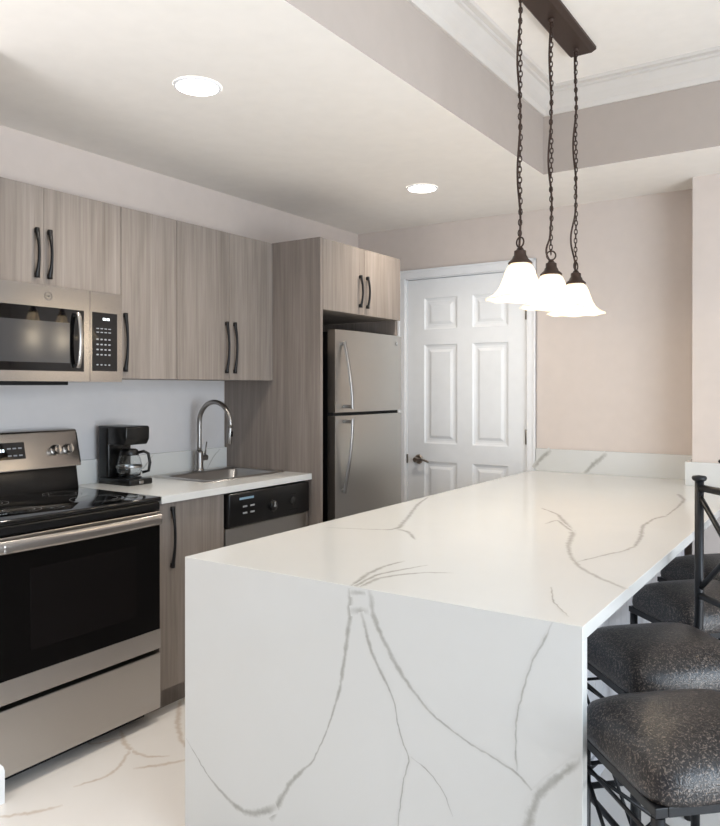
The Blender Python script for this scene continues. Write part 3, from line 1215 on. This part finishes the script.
# ------------------------------------------------------------------ refrigerator
FY0, FY1 = -1.262, -.590
FX = .722
t = thing('refrigerator', 'stainless top-freezer refrigerator between the tall wood panel and the white door', 'refrigerator', (.38, (FY0 + FY1) / 2, 0))
b = B()
b.box(.04, FX - .062, FY0 + .004, FY1 - .004, .02, 1.652, .004)
b.obj('body', M['black_plastic'], t)
b = B()
b.box(FX - .09, FX - .07, FY0 + .01, FY1 - .01, 0, .08)
b.obj('kick_grille', M['black_plastic'], t)
def fdoor(b, z0, z1):
    n = 16
    def xx(u): return FX - .010 * (abs(2 * u - 1) ** 4)
    pts = [(FX - .058, FY0), *[(xx(i / n), FY0 + (FY1 - FY0) * i / n) for i in range(n + 1)], (FX - .058, FY1)]
    b.prism(pts, z0, z1, 'z')
b = B(); fdoor(b, 1.226, 1.662)
fd = b.obj('freezer_door', M['steel_v'], t, smooth_angle=30)
b2 = B(); fdoor(b2, .095, 1.208)
rd = b2.obj('fridge_door', M['steel_v'], t, smooth_angle=30)
b = B()
b.box(FX - .07, FX - .03, FY0 + .01, FY1 - .01, 1.206, 1.228)
b.obj('gasket', M['dark_gap'], t)
def fhandle(b, z0, z1, tilt):
    # the mounting foot is at the edge, the grip swings out towards the other door
    pts, rad = [], []
    n = 26
    for i in range(n + 1):
        u = i / n
        m = math.sin(PI * min(1, u / .92) * .5) if u < .92 else 1
        o = .012 + .044 * math.sin(PI * .5 * u)
        pts.append((FX - .002 + o, FY0 + .060 + .010 * u, z0 + (z1 - z0) * u))
        rad.append((.008, .011))
    b.tube(pts, rad, 14, flat=(1, 0, 0))
    for k_ in (0, n):
        p = pts[k_]
        s_ = 1 if z1 > z0 else -1
        zz = p[2] + (s_ * .012 if k_ == 0 else -s_ * .012)
        b.box(FX - .008, p[0] + .004, p[1] - .009, p[1] + .009, zz - .009, zz + .009, .003)
b = B(); fhandle(b, 1.600, 1.245, 0)
b.obj('handle', M['nickel'], fd, smooth_angle=50)
b = B(); fhandle(b, .800, 1.190, 0)
b.obj('handle', M['nickel'], rd, smooth_angle=50)
b = B()
b.lathe([(.012, 0), (.012, .0015), (.010, .002), (0, .002)], (FX - .002, -.655, 1.615), 24, 'x')
b.obj('emblem', M['grey_mark'], fd)
# ------------------------------------------------------------------ peninsula
PX0, PX1, PY0, PZ = 1.310, 2.514, -2.853, .848
TH = .032
t = thing('peninsula_counter', 'long white veined quartz peninsula top with a waterfall end towards the camera', 'counter', (1.9, -1.4, 0))
b = B()
poly = [(PX0, PY0), (PX1, PY0), (PX1, -.247), (2.270, -.247), (2.270, -.002), (PX0 + .022, -.002), (PX0 + .022, -.022), (PX0, -.022)]
b.prism(poly, PZ - TH, PZ, 'z', .0015)
b.ribbons(V_TOP, lambda x, y, h: (x, max(y, PY0 + .002), PZ + h), .0002, 1)
b.obj('countertop', [M['quartz'], M['quartz_vein']], t)
b = B()
b.box(PX0, PX1, PY0, PY0 + TH, .0, PZ - TH, .0015)
b.mi = 0
b.quad([(PX0 + .002, PY0 - .0001, PZ - TH - .003), (PX1 - .002, PY0 - .0001, PZ - TH - .003), (PX1 - .002, PY0 - .0001, PZ - .002), (PX0 + .002, PY0 - .0001, PZ - .002)])
b.ribbons(V_FRONT, lambda x, z, h: (min(max(x, PX0 + .002), PX1 - .002), PY0 - h, min(z, PZ - .001)), .0002, 1)
b.obj('waterfall_panel', [M['quartz'], M['quartz_vein']], t)
b = B()
b.box(PX0 + .024, 2.270, -.022, -.002, PZ, .984, .001)
b.ribbons(V_SPLASH, lambda x, z, h: (x, -.022 - h, z), .0003, 1)
b.box(2.240, 2.270, -.245, -.022, PZ, .970, .001)
b.box(2.240, PX1, -.267, -.247, PZ, .970, .001)
b.obj('upstand', [M['quartz'], M['quartz_vein']], t)

t = thing('peninsula_cabinet', 'pale beadboard-backed cabinet base under the white peninsula', 'cabinet', (1.8, -1.4, 0))
b = B()
b.box(1.345, 2.225, PY0 + TH + .002, -.25, .0, PZ - TH - .001)
b.obj('body', M['bead'], t)
b = B()
y = PY0 + TH + .003
while y < -.30:
    y2 = min(y + .082, -.25)
    b.box(2.2255, 2.240, y + .0015, y2 - .0015, .09, PZ - TH - .001, .003)
    y = y2
b.obj('beadboard_panel', M['bead'], t)
b = B()
b.box(2.2255, 2.247, PY0 + TH + .003, -.25, .0, .088, .003)
b.obj('plinth', M['bead'], t)

# ------------------------------------------------------------------ bar stools (built at the origin, front towards -y)
def make_stool(label, loc, rz):
    t = thing('bar_stool', label, 'bar stool', (0, 0, 0), 0, 'black metal bar stools along the peninsula')
    HX, HY, SZ = .150, .180, .592
    r = .013
    zf = .575
    # cushion
    b = B()
    A, C = HX + .024, HY + .004
    CY = -.012
    prof = [(.95, .582), (.99, .585), (1.0, .597), (.992, .615), (.965, .634), (.91, .651), (.80, .666), (.62, .677), (.38, .684), (.16, .686)]
    n = 64
    rings = []
    for k_, z in prof:
        ex = 8.0 if k_ > .9 else 5.5
        ring = []
        for j in range(n):
            a = 2 * PI * j / n
            c_, s_ = math.cos(a), math.sin(a)
            q = (abs(c_) ** ex + abs(s_) ** ex) ** (-1 / ex)
            ring.append(b.bm.verts.new((A * k_ * c_ * q, C * k_ * s_ * q + CY, z)))
        rings.append(ring)
    for R1, R2 in zip(rings, rings[1:]):
        for j in range(n):
            f = b.bm.faces.new([R1[j], R1[(j + 1) % n], R2[(j + 1) % n], R2[j]]); f.smooth = True
    f = b.bm.faces.new(rings[-1]); f.smooth = True
    b.bm.faces.new(rings[0][::-1])
    b.obj('seat_cushion', M['vinyl'], t)
    b = B()
    for s_ in (-1, 1):
        b.box(-HX - r, HX + r, s_ * HY - r, s_ * HY + r, zf - .012, zf + .008, .002)
        b.box(s_ * HX - r, s_ * HX + r, -HY + r, HY - r, zf - .012, zf + .008, .002)
    b.obj('seat_frame', M['stool_metal'], t)
    for sx in (-1, 1):
        b = B()
        b.tube([(sx * HX, -HY, .006), (sx * HX, -HY, zf - .014)], r, 14)
        lg = b.obj('leg', M['stool_metal'], t)
        b = B()
        b.lathe([(0, 0), (.015, 0), (.016, .012), (.0135, .018)], (sx * HX, -HY, 0), 14)
        b.obj('foot_cap', M['rubber'], lg)
        b = B()
        b.tube([(sx * HX, HY, .006), (sx * HX, HY, zf - .014)], r, 14)
        lg = b.obj('leg', M['stool_metal'], t)
        b = B()
        b.lathe([(0, 0), (.015, 0), (.016, .012), (.0135, .018)], (sx * HX, HY, 0), 14)
        b.obj('foot_cap', M['rubber'], lg)
        b = B()
        b.tube([(sx * HX, HY + .0, zf + .010), (sx * HX, HY + .010, .64), (sx * HX, HY + .012, .70), (sx * HX, HY + .012, 1.082)], r, 14)
        po = b.obj('back_post', M['stool_metal'], t)
        b = B()
        b.lathe([(.0125, 1.076), (.019, 1.080), (.0215, 1.086), (.019, 1.092), (0, 1.095)], (sx * HX, HY + .012, 0), 18)
        b.obj('post_cap', M['stool_metal'], po)
    yb = HY + .012
    for z in (1.058, .738):
        b = B()
        b.tube([(-HX, yb, z), (HX, yb, z)], (.010, .008) if False else .0105, 12)
        b.obj('back_rail', M['stool_metal'], t)
    b = B()
    b.tube([(-HX + .006, yb, 1.030), (HX - .006, yb, .760)], .008, 10)
    b.tube([(HX - .006, yb + .001, 1.030), (-HX + .006, yb + .001, .760)], .008, 10)
    b.lathe([(0, -.013), (.012, -.010), (.016, 0), (.012, .010), (0, .013)], (0, yb, .895), 14, 'y')
    b.obj('cross_brace', M['stool_metal'], t)
    # stretchers: a bar just below the seat frame and crossed rods below it, on each side
    def side(pa, pb):
        b = B()
        pa, pb = Vector(pa), Vector(pb)
        up = Vector((0, 0, 1))
        b.tube([pa + up * .510, pb + up * .510], .0045, 8)
        b.obj('stretcher', M['stool_metal'], t)
        b = B()
        b.tube([pa + up * .500, pb + up * .230], .0045, 8)
        b.tube([pb + up * .500, pa + up * .230], .0045, 8)
        b.obj('side_brace', M['stool_metal'], t)
        b = B()
        b.tube([pa + up * .200, pb + up * .200], .009, 10)
        b.obj('footrest', M['stool_metal'], t)
    cs = [(-HX, -HY, 0), (HX, -HY, 0), (HX, HY, 0), (-HX, HY, 0)]
    for i in range(4):
        side(cs[i], cs[(i + 1) % 4])
    for sx in (-1, 1):
        b = B()
        b.lathe([(0, -.016), (.012, -.011), (.016, 0), (.012, .011), (0, .016)], (sx * HX, -HY - .014, .46), 12)
        b.obj('ball_finial', M['stool_metal'], t)
    t.location = loc
    t.rotation_euler = (0, 0, rz)
    return t


def dup(root, loc, rz, label):
    r = root.copy(); COL.objects.link(r)
    r.location = loc
    r.rotation_euler = (0, 0, rz)
    r['label'] = label
    for ch in list(root.children):
        c = ch.copy(); COL.objects.link(c); c.parent = r
        for g in ch.children:
            d = g.copy(); COL.objects.link(d); d.parent = c
    return r


RZ = math.radians(-47)
st = make_stool('black metal bar stool nearest the camera, front of the row beside the peninsula', (2.722, -2.742, 0), RZ)
bpy.context.view_layer.update()
dup(st, (2.566, -2.266, 0), RZ, 'second bar stool from the camera, its black crossed backrest post in full view')
dup(st, (2.569, -1.676, 0), RZ + math.radians(4), 'third bar stool from the camera, half hidden behind the backrest post')
dup(st, (2.560, -1.190, 0), RZ + math.radians(4), 'farthest bar stool, tucked under the peninsula near the back wall')

# ------------------------------------------------------------------ pendant fixture
PEND = [(1.966, -1.842), (1.966, -1.515), (1.966, -1.205)]
t = thing('pendant_fixture', 'dark bronze ceiling bar with three chains and glowing bell glass shades', 'pendant light', (1.966, -1.52, ZU))
ang = math.atan2(PEND[2][0] - PEND[0][0], PEND[2][1] - PEND[0][1])
ux = Vector((math.sin(ang), math.cos(ang), 0))
vx = Vector((math.cos(ang), -math.sin(ang), 0))
c0 = Vector((PEND[1][0], (-1.115 - 1.925) / 2, 0))
b = B()
hl, hw = .405, .062
def bar_ring(l_, w_, z):
    return [c0 + ux * a * l_ + vx * c_ * w_ + Vector((0, 0, z)) for a, c_ in ((-1, -1), (1, -1), (1, 1), (-1, 1))]
rg = [bar_ring(hl, hw, ZU), bar_ring(hl, hw, ZU - .012), bar_ring(hl - .016, hw - .016, ZU - .030), ]
rg = [[b.bm.verts.new(p) for p in q] for q in rg]
for A, C in zip(rg, rg[1:]):
    for j in range(4):
        b.bm.faces.new([A[j], A[(j + 1) % 4], C[(j + 1) % 4], C[j]])
b.bm.faces.new(rg[0]); b.bm.faces.new(rg[-1])
b.obj('canopy', M['bronze'], t)
ZT = ZU - .030
CAPZ = 1.808      # bottom of the socket cap
for i, (px, py) in enumerate(PEND):
    rnd = random.Random(11 + i)
    b = B()
    b.lathe([(.012, ZT + .001), (.012, ZT - .008), (.006, ZT - .012), (0, ZT - .012)], (px, py, 0), 14)
    b.tube([(px + .007 * math.cos(a * PI / 6), py, ZT - .018 + .007 * math.sin(a * PI / 6)) for a in range(12)], .0018, 6, closed=True)
    b.obj('chain_mount', M['bronze'], t)
    # chain of real links
    b = B()
    ztop, zbot = ZT - .024, CAPZ + .092
    pitch = .0190
    nl = int((ztop - zbot) / pitch)
    pitch = (ztop - zbot) / nl
    for k_ in range(nl + 1):
        z = ztop - k_ * pitch
        a0 = k_ * PI / 2 + .5
        wob = .0015 * math.sin(k_ * .5 + i)
        pts = []
        for j in range(10):
            a = 2 * PI * j / 10
            u, v_ = .0062 * math.cos(a), .0125 * math.sin(a)
            pts.append((px + wob + u * math.cos(a0), py + u * math.sin(a0), z + v_))
        b.tube(pts, .0024, 5, closed=True)
    b.obj('chain', M['bronze'], t)
    # cord woven down the chain
    b = B()
    pts = []
    for k_ in range(80):
        u = k_ / 79
        z = ZT - .004 - (ZT - .004 - (CAPZ + .055)) * u
        am = .0062 * math.sin(PI * u) ** .4 * (1 + .3 * math.sin(u * 9 + i * 2))
        if i == 1 and u > .9: am += .016 * math.sin((u - .9) / .1 * PI)
        if i == 2 and u > .72: am += .014 * math.sin((u - .72) / .28 * PI)
        pts.append((px - .004 + am * math.sin(u * 15 + i * 2.1), py + am * math.cos(u * 15 + i * 2.1), z))
    b.tube(pts, .0042, 8)
    b.obj('cord', M['bronze'], t)
    # socket cap
    b = B()
    b.lathe([(.006, .060), (.010, .058), (.014, .050), (.0215, .046), (.0225, .030), (.026, .026), (.030, .016), (.040, .008), (.044, .002), (.043, -.001), (0, -.001)], (px, py, CAPZ), 28)
    cap = b.obj('socket_cap', M['bronze'], t, smooth_angle=50)
    b = B()
    rot = .5 + i * .9
    b.tube([(px + .018 * math.cos(a * PI / 10) * math.cos(rot - .9), py + .018 * math.cos(a * PI / 10) * math.sin(rot - .9), CAPZ + .078 + .018 * math.sin(a * PI / 10)) for a in range(20)], .0032, 8, closed=True)
    b.obj('loop', M['bronze'], cap)
    # bell shade with a softly scalloped rim
    b = B()
    outer = [(.036, -.001), (.046, -.012), (.054, -.030), (.062, -.054), (.072, -.080), (.084, -.100), (.101, -.116), (.120, -.127), (.127, -.130)]
    inner = [(r_ - .004, h_ - .0015 if q else -.003) for q, (r_, h_) in enumerate(outer)][::-1]
    prof = outer + inner
    def wave(r_, h_, a, q):
        g = max(0, (r_ - .085) / .045)
        return r_ * (1 + .012 * g * math.cos(8 * a)), h_ + .0025 * g * math.cos(8 * a)
    b.lathe(prof, (px, py, CAPZ), 64, wave=wave)
    sh = b.obj('lamp_shade', M['shade'], t)
    b = B()
    b.lathe([(.013, -.004), (.014, -.03), (.022, -.05), (.030, -.075), (.030, -.092), (.022, -.112), (.010, -.121), (0, -.123)], (px, py, CAPZ), 24)
    b.obj('bulb', M['bulb'], sh)
    d = bpy.data.lights.new('pendant_light', 'POINT')
    d.energy = P_PEND
    d.color = (1, .84, .62)
    d.shadow_soft_size = .035
    o = bpy.data.objects.new('pendant_light', d)
    o.location = (px, py, CAPZ - .155)
    COL.objects.link(o)

# tidy up the helper property
for o in bpy.data.objects:
    if '_o' in o:
        del o['_o']
